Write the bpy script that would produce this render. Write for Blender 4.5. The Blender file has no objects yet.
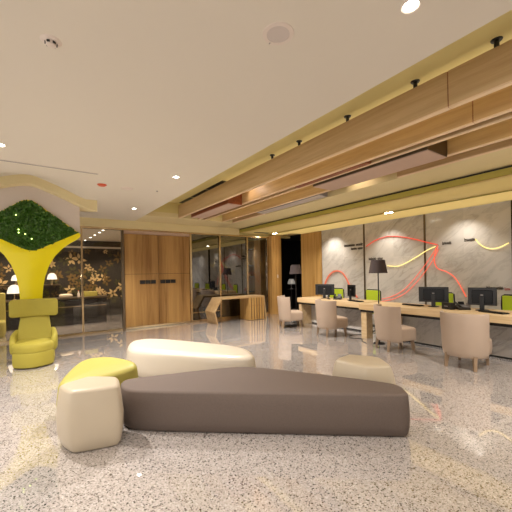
import bpy, bmesh, math, random
from mathutils import Vector, Matrix
R = random.Random(7)
S = bpy.context.scene
C = S.collection
rad = math.radians

# ---------------------------------------------------------------- materials
def newmat(name):
    m = bpy.data.materials.new(name); m.use_nodes = True
    nt = m.node_tree
    return m, nt, nt.nodes['Principled BSDF']

def setin(b, **kw):
    for k, v in kw.items():
        key = k.replace('_', ' ')
        b.inputs[key].default_value = v

def srgb(r, g, b):
    f = lambda c: (c/255/12.92) if c/255 <= .04045 else ((c/255+.055)/1.055)**2.4
    return (f(r), f(g), f(b), 1)

def plain(name, col, rough=.5, metal=0., spec=.5, var=.06, scale=6., bump=0., bscale=200.):
    m, nt, b = newmat(name)
    tc = nt.nodes.new('ShaderNodeTexCoord')
    n = nt.nodes.new('ShaderNodeTexNoise'); n.inputs['Scale'].default_value = scale; n.inputs['Detail'].default_value = 3
    nt.links.new(tc.outputs['Object'], n.inputs['Vector'])
    mx = nt.nodes.new('ShaderNodeMix'); mx.data_type = 'RGBA'
    mx.inputs[6].default_value = tuple(c*(1-var) for c in col[:3])+(1,)
    mx.inputs[7].default_value = tuple(min(1, c*(1+var)) for c in col[:3])+(1,)
    nt.links.new(n.outputs['Fac'], mx.inputs[0])
    nt.links.new(mx.outputs[2], b.inputs['Base Color'])
    setin(b, Roughness=rough, Metallic=metal)
    b.inputs['Specular IOR Level'].default_value = spec
    if bump:
        n2 = nt.nodes.new('ShaderNodeTexNoise'); n2.inputs['Scale'].default_value = bscale
        nt.links.new(tc.outputs['Object'], n2.inputs['Vector'])
        bp = nt.nodes.new('ShaderNodeBump'); bp.inputs['Strength'].default_value = bump; bp.inputs['Distance'].default_value = .003
        nt.links.new(n2.outputs['Fac'], bp.inputs['Height']); nt.links.new(bp.outputs['Normal'], b.inputs['Normal'])
    return m

def emit(name, col, strength):
    m, nt, b = newmat(name)
    b.inputs['Base Color'].default_value = (.02, .02, .02, 1)
    b.inputs['Emission Color'].default_value = col
    b.inputs['Emission Strength'].default_value = strength
    return m

def wood(name, c1, c2, axis='Y', rough=.45, plank=0., scale=1.0):
    """oak: grain stretched along an axis, plus soft plank to plank variation"""
    m, nt, b = newmat(name)
    tc = nt.nodes.new('ShaderNodeTexCoord')
    mp = nt.nodes.new('ShaderNodeMapping')
    sc = {'X': (.5, 9, 9), 'Y': (9, .5, 9), 'Z': (9, 9, .5)}[axis]
    mp.inputs['Scale'].default_value = tuple(s*scale for s in sc)
    nt.links.new(tc.outputs['Object'], mp.inputs['Vector'])
    n = nt.nodes.new('ShaderNodeTexNoise'); n.inputs['Scale'].default_value = 1.6
    n.inputs['Detail'].default_value = 6; n.inputs['Roughness'].default_value = .65; n.inputs['Distortion'].default_value = .6
    nt.links.new(mp.outputs['Vector'], n.inputs['Vector'])
    n3 = nt.nodes.new('ShaderNodeTexNoise'); n3.inputs['Scale'].default_value = .45; n3.inputs['Detail'].default_value = 1
    nt.links.new(mp.outputs['Vector'], n3.inputs['Vector'])
    ad = nt.nodes.new('ShaderNodeMath'); ad.operation = 'MULTIPLY_ADD'
    nt.links.new(n3.outputs['Fac'], ad.inputs[0]); ad.inputs[1].default_value = .7
    nt.links.new(n.outputs['Fac'], ad.inputs[2])
    rp = nt.nodes.new('ShaderNodeValToRGB')
    rp.color_ramp.elements[0].position = .62; rp.color_ramp.elements[0].color = c2
    rp.color_ramp.elements[1].position = 1.06; rp.color_ramp.elements[1].color = c1
    nt.links.new(ad.outputs[0], rp.inputs[0])
    nt.links.new(rp.outputs[0], b.inputs['Base Color'])
    setin(b, Roughness=rough)
    b.inputs['Specular IOR Level'].default_value = .35
    return m

def marble(name, base, dark, rough=.18):
    m, nt, b = newmat(name)
    tc = nt.nodes.new('ShaderNodeTexCoord')
    mp = nt.nodes.new('ShaderNodeMapping'); mp.inputs['Rotation'].default_value = (rad(38), 0, 0)
    nt.links.new(tc.outputs['Object'], mp.inputs['Vector'])
    # veins: ridged noise, stretched along a diagonal
    mp2 = nt.nodes.new('ShaderNodeMapping'); mp2.inputs['Scale'].default_value = (1, .8, 2.2)
    nt.links.new(mp.outputs['Vector'], mp2.inputs['Vector'])
    n = nt.nodes.new('ShaderNodeTexNoise'); n.inputs['Scale'].default_value = 1.5; n.inputs['Detail'].default_value = 8
    n.inputs['Roughness'].default_value = .62; n.inputs['Distortion'].default_value = .5
    nt.links.new(mp2.outputs['Vector'], n.inputs['Vector'])
    s = nt.nodes.new('ShaderNodeMath'); s.operation = 'SUBTRACT'; s.inputs[1].default_value = .5
    a = nt.nodes.new('ShaderNodeMath'); a.operation = 'ABSOLUTE'
    nt.links.new(n.outputs['Fac'], s.inputs[0]); nt.links.new(s.outputs[0], a.inputs[0])
    rp = nt.nodes.new('ShaderNodeValToRGB')
    rp.color_ramp.elements[0].position = .0; rp.color_ramp.elements[0].color = (.62, .62, .62, 1)
    rp.color_ramp.elements[1].position = .045; rp.color_ramp.elements[1].color = (0, 0, 0, 1)
    nt.links.new(a.outputs[0], rp.inputs[0])
    n2 = nt.nodes.new('ShaderNodeTexNoise'); n2.inputs['Scale'].default_value = 1.1; n2.inputs['Detail'].default_value = 5
    nt.links.new(mp2.outputs['Vector'], n2.inputs['Vector'])
    rp2 = nt.nodes.new('ShaderNodeValToRGB')
    rp2.color_ramp.elements[0].position = .42; rp2.color_ramp.elements[0].color = (0, 0, 0, 1)
    rp2.color_ramp.elements[1].position = .72; rp2.color_ramp.elements[1].color = (.75, .75, .75, 1)
    nt.links.new(n2.outputs['Fac'], rp2.inputs[0])
    mxm = nt.nodes.new('ShaderNodeMath'); mxm.operation = 'MULTIPLY_ADD'; mxm.inputs[1].default_value = .55
    nt.links.new(rp2.outputs[0], mxm.inputs[0]); 
    ml = nt.nodes.new('ShaderNodeMath'); ml.operation = 'MULTIPLY'
    nt.links.new(rp.outputs[0], ml.inputs[0]); nt.links.new(n2.outputs['Fac'], ml.inputs[1])
    nt.links.new(ml.outputs[0], mxm.inputs[2])
    # slab tone: each slab a little lighter or darker
    mp3 = nt.nodes.new('ShaderNodeMapping'); mp3.inputs['Scale'].default_value = (1, 1/.855, 1/.62); mp3.inputs['Location'].default_value = (0, -.79, 0)
    nt.links.new(tc.outputs['Object'], mp3.inputs['Vector'])
    fl = nt.nodes.new('ShaderNodeVectorMath'); fl.operation = 'FLOOR'
    nt.links.new(mp3.outputs['Vector'], fl.inputs[0])
    wn = nt.nodes.new('ShaderNodeTexWhiteNoise'); nt.links.new(fl.outputs[0], wn.inputs['Vector'])
    mx = nt.nodes.new('ShaderNodeMix'); mx.data_type = 'RGBA'
    mx.inputs[6].default_value = base; mx.inputs[7].default_value = dark
    nt.links.new(mxm.outputs[0], mx.inputs[0])
    hv = nt.nodes.new('ShaderNodeHueSaturation')
    mr = nt.nodes.new('ShaderNodeMapRange'); mr.inputs[3].default_value = .9; mr.inputs[4].default_value = 1.08
    nt.links.new(wn.outputs['Value'], mr.inputs[0]); nt.links.new(mr.outputs[0], hv.inputs['Value'])
    nt.links.new(mx.outputs[2], hv.inputs['Color'])
    nt.links.new(hv.outputs[0], b.inputs['Base Color'])
    setin(b, Roughness=rough)
    return m

def terrazzo(name):
    m, nt, b = newmat(name)
    tc = nt.nodes.new('ShaderNodeTexCoord')
    def vor(scale, lo, hi):
        v = nt.nodes.new('ShaderNodeTexVoronoi'); v.inputs['Scale'].default_value = scale
        nt.links.new(tc.outputs['Object'], v.inputs['Vector'])
        return v
    v1 = vor(130, 0, 1); v2 = vor(64, 0, 1)
    sp = nt.nodes.new('ShaderNodeSeparateColor'); nt.links.new(v1.outputs['Color'], sp.inputs[0])
    rp = nt.nodes.new('ShaderNodeValToRGB'); cr = rp.color_ramp; cr.interpolation = 'CONSTANT'
    cols = [(0, srgb(88, 80, 76)), (.08, srgb(152, 143, 137)), (.20, srgb(174, 165, 159)), (.50, srgb(183, 174, 168)), (.72, srgb(189, 180, 174)), (.92, srgb(203, 196, 191))]
    cr.elements[0].position = 0; cr.elements[0].color = cols[0][1]
    cr.elements[1].position = cols[1][0]; cr.elements[1].color = cols[1][1]
    for p, c in cols[2:]:
        e = cr.elements.new(p); e.color = c
    nt.links.new(sp.outputs[0], rp.inputs[0])
    sp2 = nt.nodes.new('ShaderNodeSeparateColor'); nt.links.new(v2.outputs['Color'], sp2.inputs[0])
    g = nt.nodes.new('ShaderNodeMath'); g.operation = 'GREATER_THAN'; g.inputs[1].default_value = .90
    nt.links.new(sp2.outputs[0], g.inputs[0])
    ls = nt.nodes.new('ShaderNodeMath'); ls.operation = 'LESS_THAN'; ls.inputs[1].default_value = .42
    nt.links.new(v2.outputs['Distance'], ls.inputs[0])
    ml = nt.nodes.new('ShaderNodeMath'); ml.operation = 'MULTIPLY'
    nt.links.new(g.outputs[0], ml.inputs[0]); nt.links.new(ls.outputs[0], ml.inputs[1])
    mx = nt.nodes.new('ShaderNodeMix'); mx.data_type = 'RGBA'; mx.inputs[7].default_value = srgb(64, 57, 53)
    nt.links.new(ml.outputs[0], mx.inputs[0]); nt.links.new(rp.outputs[0], mx.inputs[6])
    # slab joints and slab tone
    br = nt.nodes.new('ShaderNodeTexBrick'); br.offset = 0
    br.inputs['Scale'].default_value = 1.0; br.inputs['Mortar Size'].default_value = .0022
    br.inputs['Brick Width'].default_value = .8; br.inputs['Row Height'].default_value = .8
    br.inputs['Color1'].default_value = (.97, .97, .97, 1); br.inputs['Color2'].default_value = (1.0, 1.0, 1.0, 1); br.inputs['Mortar'].default_value = (.78, .76, .74, 1)
    nt.links.new(tc.outputs['Object'], br.inputs['Vector'])
    mu = nt.nodes.new('ShaderNodeMix'); mu.data_type = 'RGBA'; mu.blend_type = 'MULTIPLY'; mu.inputs[0].default_value = 1
    nt.links.new(mx.outputs[2], mu.inputs[6]); nt.links.new(br.outputs['Color'], mu.inputs[7])
    nt.links.new(mu.outputs[2], b.inputs['Base Color'])
    setin(b, Roughness=.012); b.inputs['IOR'].default_value = 1.75; b.inputs['Specular IOR Level'].default_value = .6; b.inputs['Coat Weight'].default_value = 1.; b.inputs['Coat IOR'].default_value = 1.6; b.inputs['Coat Roughness'].default_value = .0
    return m

def glassmat(name, tint, base_refl, boost=1.0):
    m, nt, b = newmat(name)
    out = nt.nodes['Material Output']
    nt.nodes.remove(b)
    tr = nt.nodes.new('ShaderNodeBsdfTransparent'); tr.inputs[0].default_value = tint
    gl = nt.nodes.new('ShaderNodeBsdfGlossy'); gl.inputs['Roughness'].default_value = .0
    fr = nt.nodes.new('ShaderNodeFresnel'); fr.inputs['IOR'].default_value = 1.5
    ma = nt.nodes.new('ShaderNodeMath'); ma.operation = 'MULTIPLY_ADD'; ma.use_clamp = True
    ma.inputs[1].default_value = boost; ma.inputs[2].default_value = base_refl
    mx = nt.nodes.new('ShaderNodeMixShader')
    nt.links.new(fr.outputs[0], ma.inputs[0]); nt.links.new(ma.outputs[0], mx.inputs[0])
    nt.links.new(tr.outputs[0], mx.inputs[1]); nt.links.new(gl.outputs[0], mx.inputs[2])
    nt.links.new(mx.outputs[0], out.inputs['Surface'])
    return m

M = {}
M['floor'] = terrazzo('floor_terrazzo')
M['ceil'] = plain('ceiling_paint', srgb(212, 203, 188), .8, var=.01, scale=.6)
M['cream'] = plain('cream_paint', srgb(214, 198, 152), .75, var=.02)
M['olive'] = plain('olive_paint', srgb(206, 190, 128), .8, var=.02)
M['gold'] = plain('gold_ceiling_panel', srgb(220, 198, 142), .55, var=.03, scale=2)
def translucent(name, col, f=.5):
    m, nt, b = newmat(name)
    b.inputs['Base Color'].default_value = col; b.inputs['Roughness'].default_value = .6
    tr = nt.nodes.new('ShaderNodeBsdfTranslucent'); tr.inputs[0].default_value = col
    mx = nt.nodes.new('ShaderNodeMixShader'); mx.inputs[0].default_value = f
    nt.links.new(b.outputs[0], mx.inputs[1]); nt.links.new(tr.outputs[0], mx.inputs[2])
    nt.links.new(mx.outputs[0], nt.nodes['Material Output'].inputs['Surface'])
    return m
M['gold'] = translucent('gold_translucent_sheet', srgb(228, 203, 138))
M['goldedge'] = plain('gold_edge_paint', srgb(166, 152, 66), .55, var=.03, scale=2)
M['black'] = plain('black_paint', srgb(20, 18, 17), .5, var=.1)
M['blackgloss'] = plain('black_lacquer', srgb(16, 15, 15), .12, var=.1)
M['blackplastic'] = plain('black_plastic', srgb(22, 21, 22), .35, var=.1)
M['screen'] = plain('dark_screen', srgb(10, 10, 12), .3, spec=.3)
M['grey'] = plain('grey_metal', srgb(128, 124, 124), .5, var=.04)
M['taupe'] = plain('taupe_panel', srgb(188, 160, 142), .6, var=.03)
M['beam'] = wood('oak_beam', srgb(204, 176, 136), srgb(180, 150, 108), 'Y')
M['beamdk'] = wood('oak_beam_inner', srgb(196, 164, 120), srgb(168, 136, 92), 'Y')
M['palestrip'] = wood('pale_wood_strip', srgb(232, 206, 172), srgb(216, 186, 148), 'Y')
M['redwood'] = wood('red_brown_wood', srgb(150, 84, 50), srgb(112, 56, 30), 'Y')
M['oakz'] = wood('oak_panel', srgb(190, 150, 90), srgb(158, 118, 62), 'Z', scale=.8)
M['oakdoor'] = wood('oak_door_veneer', srgb(176, 136, 80), srgb(130, 92, 48), 'Z', scale=.55)
M['oakdesk'] = wood('oak_desk', srgb(184, 154, 112), srgb(158, 126, 84), 'X', scale=1.2)
M['counter'] = wood('oak_counter', srgb(214, 188, 148), srgb(190, 158, 112), 'Y', scale=1.2)
M['legwood'] = wood('ash_leg', srgb(150, 126, 102), srgb(122, 100, 78), 'Z', scale=3)
M['marble'] = marble('marble_wall', srgb(196, 189, 180), srgb(146, 138, 129))
M['marblelow'] = marble('marble_counter_front', srgb(206, 199, 191), srgb(122, 114, 108))
M['bronze'] = plain('bronze_strip', srgb(104, 88, 68), .35, .8)
M['steel'] = plain('champagne_steel', srgb(206, 184, 146), .22, 1.0, var=.02)
M['steeldk'] = plain('dark_steel', srgb(112, 98, 80), .3, .9, var=.02)
M['glass'] = glassmat('clear_glass', (.93, .92, .9, 1), .0, 1.0)
M['glassdk'] = glassmat('smoky_glass', (.4, .38, .36, 1), .16, 1.3)
M['yellow'] = plain('yellow_lacquer', srgb(238, 221, 2), .3, var=.02)
M['white'] = plain('white_panel', srgb(200, 187, 176), .6, var=.015, scale=2)
M['leaf'] = plain('leaf_green', srgb(60, 100, 24), .35, var=.6, scale=40)
M['leafb'] = plain('leaf_backing', srgb(14, 24, 8), .8, var=.3)
M['chart'] = plain('chartreuse_fabric', srgb(158, 145, 50), .72, var=.05, scale=8, bump=.15)
M['lime'] = plain('lime_leather', srgb(168, 157, 74), .5, var=.04, scale=5, bump=.1)
M['greenmesh'] = plain('green_mesh', srgb(168, 186, 30), .7, var=.1, scale=60, bump=.3)
M['creamlea'] = plain('cream_leather', srgb(190, 175, 152), .42, var=.03, scale=4, bump=.1)
M['whitelea'] = plain('ivory_leather', srgb(208, 196, 178), .34, var=.02, scale=4, bump=.08)
M['brownfab'] = plain('brown_grey_fabric', srgb(102, 88, 80), .8, var=.3, scale=130, bump=.4, bscale=400)
M['beigelea'] = plain('beige_leather', srgb(176, 155, 137), .45, var=.03, scale=5, bump=.08)
M['shade'] = plain('dark_shade_fabric', srgb(66, 54, 52), .8, var=.08, scale=60)
M['plasticw'] = plain('white_plastic', srgb(214, 200, 188), .5, var=.01)
M['greyspk'] = plain('speaker_grille', srgb(196, 184, 176), .7, var=.02)
M['orangepl'] = plain('orange_red_plastic', srgb(190, 74, 40), .5)
M['lens'] = emit('lamp_lens', (1, .93, .82, 1), 26)
M['neonred'] = emit('neon_red', (1, .06, .03, 1), .75)
M['neonorange'] = emit('neon_orange', (1, .11, .05, 1), .85)
M['neonarch'] = emit('neon_arch', (1, .2, .09, 1), .55)
M['neonyellow'] = emit('neon_yellow', (1, .7, .22, 1), 1.2)
M['lampglow'] = emit('lamp_glow', (1, .84, .66, 1), 1.1)
M['lampdim'] = emit('lamp_glow_dim', (1, .9, .76, 1), .15)
M['spark'] = emit('led_spark', (.75, 1, .25, 1), 4)
M['track'] = emit('track_light', (1, .92, .8, 1), 6)
M['ink'] = plain('black_lettering', srgb(52, 40, 28), .6)
M['redink'] = plain('red_lettering', srgb(170, 48, 40), .6)
M['petal'] = plain('gold_petal', srgb(206, 178, 126), .6, var=.25, scale=8)
M['petald'] = plain('bronze_petal', srgb(112, 88, 44), .6, var=.3, scale=8)
M['leafart'] = plain('olive_petal', srgb(70, 66, 34), .6, var=.3, scale=8)
M['mural'] = plain('dark_mural', srgb(46, 42, 36), .6, var=.5, scale=5)
M['darkbeige'] = plain('brown_wall_paint', srgb(120, 104, 88), .7, var=.03)
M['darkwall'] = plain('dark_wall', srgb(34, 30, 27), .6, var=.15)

# ---------------------------------------------------------------- mesh helpers
class MB:
    def __init__(s): s.v = []; s.f = []
    def add(s, vs, fs):
        o = len(s.v); s.v += [tuple(v) for v in vs]; s.f += [tuple(i+o for i in f) for f in fs]; return s
    def box(s, x0, x1, y0, y1, z0, z1):
        return s.add([(x0,y0,z0),(x1,y0,z0),(x1,y1,z0),(x0,y1,z0),(x0,y0,z1),(x1,y0,z1),(x1,y1,z1),(x0,y1,z1)],
                     [(0,3,2,1),(4,5,6,7),(0,1,5,4),(1,2,6,5),(2,3,7,6),(3,0,4,7)])
    def rbox(s, cx, cy, cz, sx, sy, sz, rz=0., ry=0., rx=0.):
        m = Matrix.Rotation(rz, 3, 'Z') @ Matrix.Rotation(ry, 3, 'Y') @ Matrix.Rotation(rx, 3, 'X')
        b = MB().box(-sx/2, sx/2, -sy/2, sy/2, -sz/2, sz/2)
        return s.add([Vector((cx,cy,cz)) + m @ Vector(v) for v in b.v], b.f)
    def prismz(s, poly, z0, z1):
        n = len(poly)
        return s.add([(x,y,z0) for x,y in poly]+[(x,y,z1) for x,y in poly],
                     [tuple(range(n))[::-1], tuple(range(n,2*n))]+[(i,(i+1)%n,n+(i+1)%n,n+i) for i in range(n)])
    def prismy(s, poly, y0, y1):   # poly in (x, z)
        n = len(poly)
        return s.add([(x,y0,z) for x,z in poly]+[(x,y1,z) for x,z in poly],
                     [tuple(range(n)), tuple(range(n,2*n))[::-1]]+[(i,n+i,n+(i+1)%n,(i+1)%n) for i in range(n)])
    def prismx(s, poly, x0, x1):   # poly in (y, z)
        n = len(poly)
        return s.add([(x0,y,z) for y,z in poly]+[(x1,y,z) for y,z in poly],
                     [tuple(range(n))[::-1], tuple(range(n,2*n))]+[(i,(i+1)%n,n+(i+1)%n,n+i) for i in range(n)])
    def lathe(s, prof, c=(0,0,0), n=32):
        o = []; fs = []
        k = len(prof)
        for j in range(n):
            a = 2*math.pi*j/n
            for r, z in prof: o.append((c[0]+r*math.cos(a), c[1]+r*math.sin(a), c[2]+z))
        for j in range(n):
            for i in range(k-1):
                fs.append((j*k+i, ((j+1)%n)*k+i, ((j+1)%n)*k+i+1, j*k+i+1))
        if prof[0][0] > 1e-6: fs.append(tuple(j*k for j in range(n))[::-1])
        if prof[-1][0] > 1e-6: fs.append(tuple(j*k+k-1 for j in range(n)))
        return s.add(o, fs)
    def tube(s, pts, r, n=8):
        pts = [Vector(p) for p in pts]; o = []; fs = []
        up = Vector((.137, .71, .69))
        for i, p in enumerate(pts):
            t = (pts[min(i+1,len(pts)-1)]-pts[max(i-1,0)]).normalized()
            a = t.cross(up)
            if a.length < .05: a = t.cross(Vector((1,0,0)))
            a.normalize(); b = t.cross(a)
            rr = r[i] if isinstance(r, (list,tuple)) else r
            for j in range(n):
                q = 2*math.pi*j/n; o.append(p+a*math.cos(q)*rr+b*math.sin(q)*rr)
        for i in range(len(pts)-1):
            for j in range(n):
                fs.append((i*n+j, i*n+(j+1)%n, (i+1)*n+(j+1)%n, (i+1)*n+j))
        fs.append(tuple(range(n))[::-1]); fs.append(tuple((len(pts)-1)*n+j for j in range(n)))
        return s.add(o, fs)
    def rings(s, rings, cap0=True, cap1=True):
        n = len(rings[0]); o = []; fs = []
        for r in rings: o += list(r)
        for i in range(len(rings)-1):
            for j in range(n):
                fs.append((i*n+j, i*n+(j+1)%n, (i+1)*n+(j+1)%n, (i+1)*n+j))
        if cap0: fs.append(tuple(range(n))[::-1])
        if cap1: fs.append(tuple((len(rings)-1)*n+j for j in range(n)))
        return s.add(o, fs)
    def build(s, name, mat, parent=None, bevel=0., smooth=False, seg=2, subsurf=0, sharp=35):
        me = bpy.data.meshes.new(name); me.from_pydata(s.v, [], s.f); me.update()
        bm = bmesh.new(); bm.from_mesh(me)
        bmesh.ops.recalc_face_normals(bm, faces=bm.faces)
        if bevel:
            es = [e for e in bm.edges if len(e.link_faces) == 2 and e.calc_face_angle(0) > rad(30)]
            bmesh.ops.bevel(bm, geom=es, offset=bevel, segments=seg, profile=.5, affect='EDGES', clamp_overlap=True)
        bm.to_mesh(me); bm.free()
        o = bpy.data.objects.new(name, me); C.objects.link(o)
        if mat: me.materials.append(mat)
        if smooth:
            for p in me.polygons: p.use_smooth = True
            try: me.set_sharp_from_angle(angle=rad(sharp))
            except Exception: pass
        if subsurf:
            md = o.modifiers.new('sub', 'SUBSURF'); md.levels = subsurf; md.render_levels = subsurf
        if parent: o.parent = parent
        return o

def tag(o, label=None, cat=None, group=None, kind=None):
    if label: o['label'] = label
    if cat: o['category'] = cat
    if group: o['group'] = group
    if kind: o['kind'] = kind
    return o
def thing(name, loc, label, cat, group=None, rz=0.):
    o = bpy.data.objects.new(name, None); C.objects.link(o); o.location = loc; o.rotation_euler = (0,0,rz)
    o.empty_display_size = .1
    return tag(o, label, cat, group)
def struct(mb, name, mat, parent=None, label=None, **k):
    o = mb.build(name, mat, parent, **k)
    if not parent:
        o['kind'] = 'structure'
        if label: o['label'] = label
    return o
def kids(o): return [c for c in bpy.data.objects if c.parent == o]
def dup(o, loc, rz, label, group=None):
    r = o.copy(); C.objects.link(r); r.location = loc; r.rotation_euler = (0,0,rz); r['label'] = label
    if group: r['group'] = group
    for ch in kids(o):
        c = ch.copy(); C.objects.link(c); c.parent = r
        for g in kids(ch):
            d = g.copy(); C.objects.link(d); d.parent = c
    return r
se = lambda v, e: math.copysign(abs(v)**e, v)
def smoothpath(pts, n=6):
    P = [Vector(p) for p in pts]; P = [2*P[0]-P[1]]+P+[2*P[-1]-P[-2]]; o = []
    for i in range(1, len(P)-2):
        for k in range(n):
            t = k/n; a,b,c,d = P[i-1:i+3]
            o.append(.5*((2*b)+(c-a)*t+(2*a-5*b+4*c-d)*t*t+(3*b-a-3*c+d)*t**3))
    o.append(P[-2]); return o
def chaikin(poly, it=3, q=.25):
    P = [Vector(p) for p in poly]
    for k in range(it):
        o = []
        qq = q if k == 0 else .25
        for i in range(len(P)):
            a, b = P[i], P[(i+1)%len(P)]
            o += [a.lerp(b, qq), a.lerp(b, 1-qq)]
        P = o
    return P
def inset(poly, d):
    n = len(poly); o = []
    area = sum(poly[i].x*poly[(i+1)%n].y-poly[(i+1)%n].x*poly[i].y for i in range(n))
    sg = 1 if area > 0 else -1
    for i in range(n):
        t = (poly[(i+1)%n]-poly[i-1]).normalized()
        o.append(poly[i]+Vector((-t.y, t.x))*sg*d)
    return o
def soft_block(poly, h, q=.12, bulge=.02, edge=.05, foot=.03, ztop=None, dome=.01, taper=0.):
    """upholstered block on a rounded polygon: slightly barrelled sides, rounded top edge, gently domed top"""
    P = chaikin([Vector(p) for p in poly], 3, q)
    zt = ztop or (lambda p: h)
    cx = sum((p for p in P), Vector((0,0)))/len(P)
    prof = [(0., .012+foot), (.012, foot*.6), (.07, foot*.15-bulge*.3), (.25, -bulge*.8), (.5, -bulge), (.72, -bulge*.75+taper*.4)]
    rings = []
    for t, d in prof:
        rings.append([(p.x, p.y, t*zt(p)) for p in inset(P, d)])
    for k in range(0, 7):
        a = math.pi/2*k/6
        d = edge*(1-math.cos(a))-bulge*.4*(1-math.sin(a))+taper
        rings.append([(p.x, p.y, zt(p)-edge*.8*(1-math.sin(a))) for p in inset(P, d)])
    last = [Vector((x, y)) for x, y, z in rings[-1]]
    for f in (.8, .5, .2):
        rings.append([(cx.x+(p.x-cx.x)*f, cx.y+(p.y-cx.y)*f, zt(cx+(p-cx)*f)+dome*(1-f*f)) for p in last])
    return MB().rings(rings)
def disc(r, z0, z1, n=24): return MB().lathe([(0,z0),(r,z0),(r,z1),(0,z1)], n=n)

# ---------------------------------------------------------------- camera
TH = rad(34.63)
cam = bpy.data.cameras.new('camera'); co = bpy.data.objects.new('camera', cam); C.objects.link(co)
cam.sensor_fit = 'HORIZONTAL'; cam.sensor_width = 36; cam.lens = 36*320/512
cam.shift_y = 16.8/512; cam.clip_start = .05
fw = Vector((math.sin(TH), math.cos(TH), 0)); rt = Vector((math.cos(TH), -math.sin(TH), 0)); up = Vector((0,0,1))
ro = -rad(1.09)                       # small roll of the photographer's camera
r2 = rt*math.cos(ro)+up*math.sin(ro); u2 = up*math.cos(ro)-rt*math.sin(ro)
mw = Matrix((r2, u2, -fw)).transposed().to_4x4(); mw.translation = (0,0,1.5)
co.matrix_world = mw
S.camera = co
S.view_settings.view_transform = 'Standard'; S.view_settings.look = 'None'; S.view_settings.gamma = 1
S.view_settings.use_curve_mapping = False
S.view_settings.exposure = 0.6

# ---------------------------------------------------------------- the room shell
XL, XR, YB, YF = -5., 7.9, 9.3, -4.
MB().box(XL, 10, YF, 14, -.12, 0).build('floor', M['floor'])['kind'] = 'structure'

# main ceiling, with the swell that rises to the arched canopy; the beam recess is left open
LOW = [(-.93,2.877),(-.61,3.022),(-.453,3.086),(-.24,3.152),(-.1,3.176),(.04,3.162),(.253,3.086),(.41,3.022),(.738,2.877)]
def arch(x):                         # underside of the arched band
    pts = [(-1.6,2.70),(-1.234,2.779)]+LOW+[(1.034,2.779),(1.4,2.70)]
    for (a,za),(b,zb) in zip(pts, pts[1:]):
        if a <= x <= b:
            i = pts.index((a,za)); p0 = pts[max(i-1,0)][1]; p3 = pts[min(i+2,len(pts)-1)][1]
            t = (x-a)/(b-a); m0 = (zb-p0)/2; m1 = (p3-za)/2
            return (2*t**3-3*t*t+1)*za+(t**3-2*t*t+t)*m0+(-2*t**3+3*t*t)*zb+(t**3-t*t)*m1
    return 2.7
TH_A = .155; YA = 7.02; AX0, AX1 = -1.24, 1.04
sst = lambda t: max(0., min(1., t))**2*(3-2*max(0., min(1., t)))
def swell(x, y):
    if y > YA+.004 or x < AX0 or x > AX1+.25: return 0.
    zt = max(0., arch(x)+TH_A-3.0+.004) if x <= AX1 else 0
    return zt*sst((y-5.25)/(YA-5.25))*(.35+.65*sst((y-5.25)/(YA-5.25)))
xs = [XL, -2] + [AX0-.2+i*.06 for i in range(46)] + [2.302]
ys = [YF, 2, 5.2] + [5.25+i*(YA-5.25)/24 for i in range(25)] + [YA+.008, 7.3, YB]
mb = MB(); vs = []; fs = []
for y in ys:
    for x in xs: vs.append((x, y, 3.0+swell(x, y)))
nx = len(xs)
for j in range(len(ys)-1):
    for i in range(nx-1):
        if ys[j] > YA-.002 and ys[j] < 7.3 and arch((xs[i]+xs[i+1])/2) > 2.985: continue      # the panel rises through here
        fs.append((j*nx+i, j*nx+i+1, (j+1)*nx+i+1, (j+1)*nx+i))
mb.add(vs, fs)
ce = mb.build('ceiling', M['ceil'], smooth=True, sharp=60); ce['kind'] = 'structure'
struct(MB().box(2.302, 5.0, 8.2, YB, 3.0, 3.12).box(4.905, 5.76, YF, YB, 3.0, 3.1), 'ceiling_soffit', M['cream'])
struct(MB().box(2.25, 5.0, YF, 8.35, 3.395, 3.5), 'ceiling_recess', M['olive'])
struct(MB().box(2.25, 2.3, YF, 8.2, 3.002, 3.42).box(2.25, 5., 8.2, 8.3, 3.12, 3.42).box(4.91, 5.0, YF, 8.2, 3.1, 3.42), 'trim_1', M['olive'])
# dropped gold canopy above the counters: dark shadow gap, gold edge, two long panels with a slot between
struct(MB().box(5.76, 5.79, YF, YB, 2.965, 3.1), 'trim_2', M['black'])
struct(MB().box(5.70, 5.76, YF, YB, 2.862, 2.962), 'trim_3', M['goldedge'], bevel=.004)
struct(MB().add([(5.70,YF,2.856),(6.835,YF,2.856),(6.835,YB,2.856),(5.70,YB,2.856)],[(0,1,2,3)]).add([(6.86,YF,2.856),(7.88,YF,2.856),(7.88,YB,2.856),(6.86,YB,2.856)],[(0,1,2,3)]), 'ceiling_canopy', M['gold'])   # stretched translucent sheets, lit from above
struct(MB().box(6.825, 6.835, YF, YB, 2.846, 2.88).box(6.86, 6.87, YF, YB, 2.846, 2.88), 'trim_9', M['goldedge'])
struct(MB().box(6.80, 6.90, YF, YB, 2.88, 2.95).box(5.8, 8.0, YF, YB, 2.95, 3.02), 'trim_4', M['black'])
# bulkhead above the glass front
struct(MB().box(XL, 5.70, 9.2, 9.45, 2.785, 3.06), 'wall_back', M['cream'], bevel=.004)
struct(MB().box(5.70, 8., 9.27, 9.45, 2.785, 3.06), 'trim_5', M['olive'])
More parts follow.
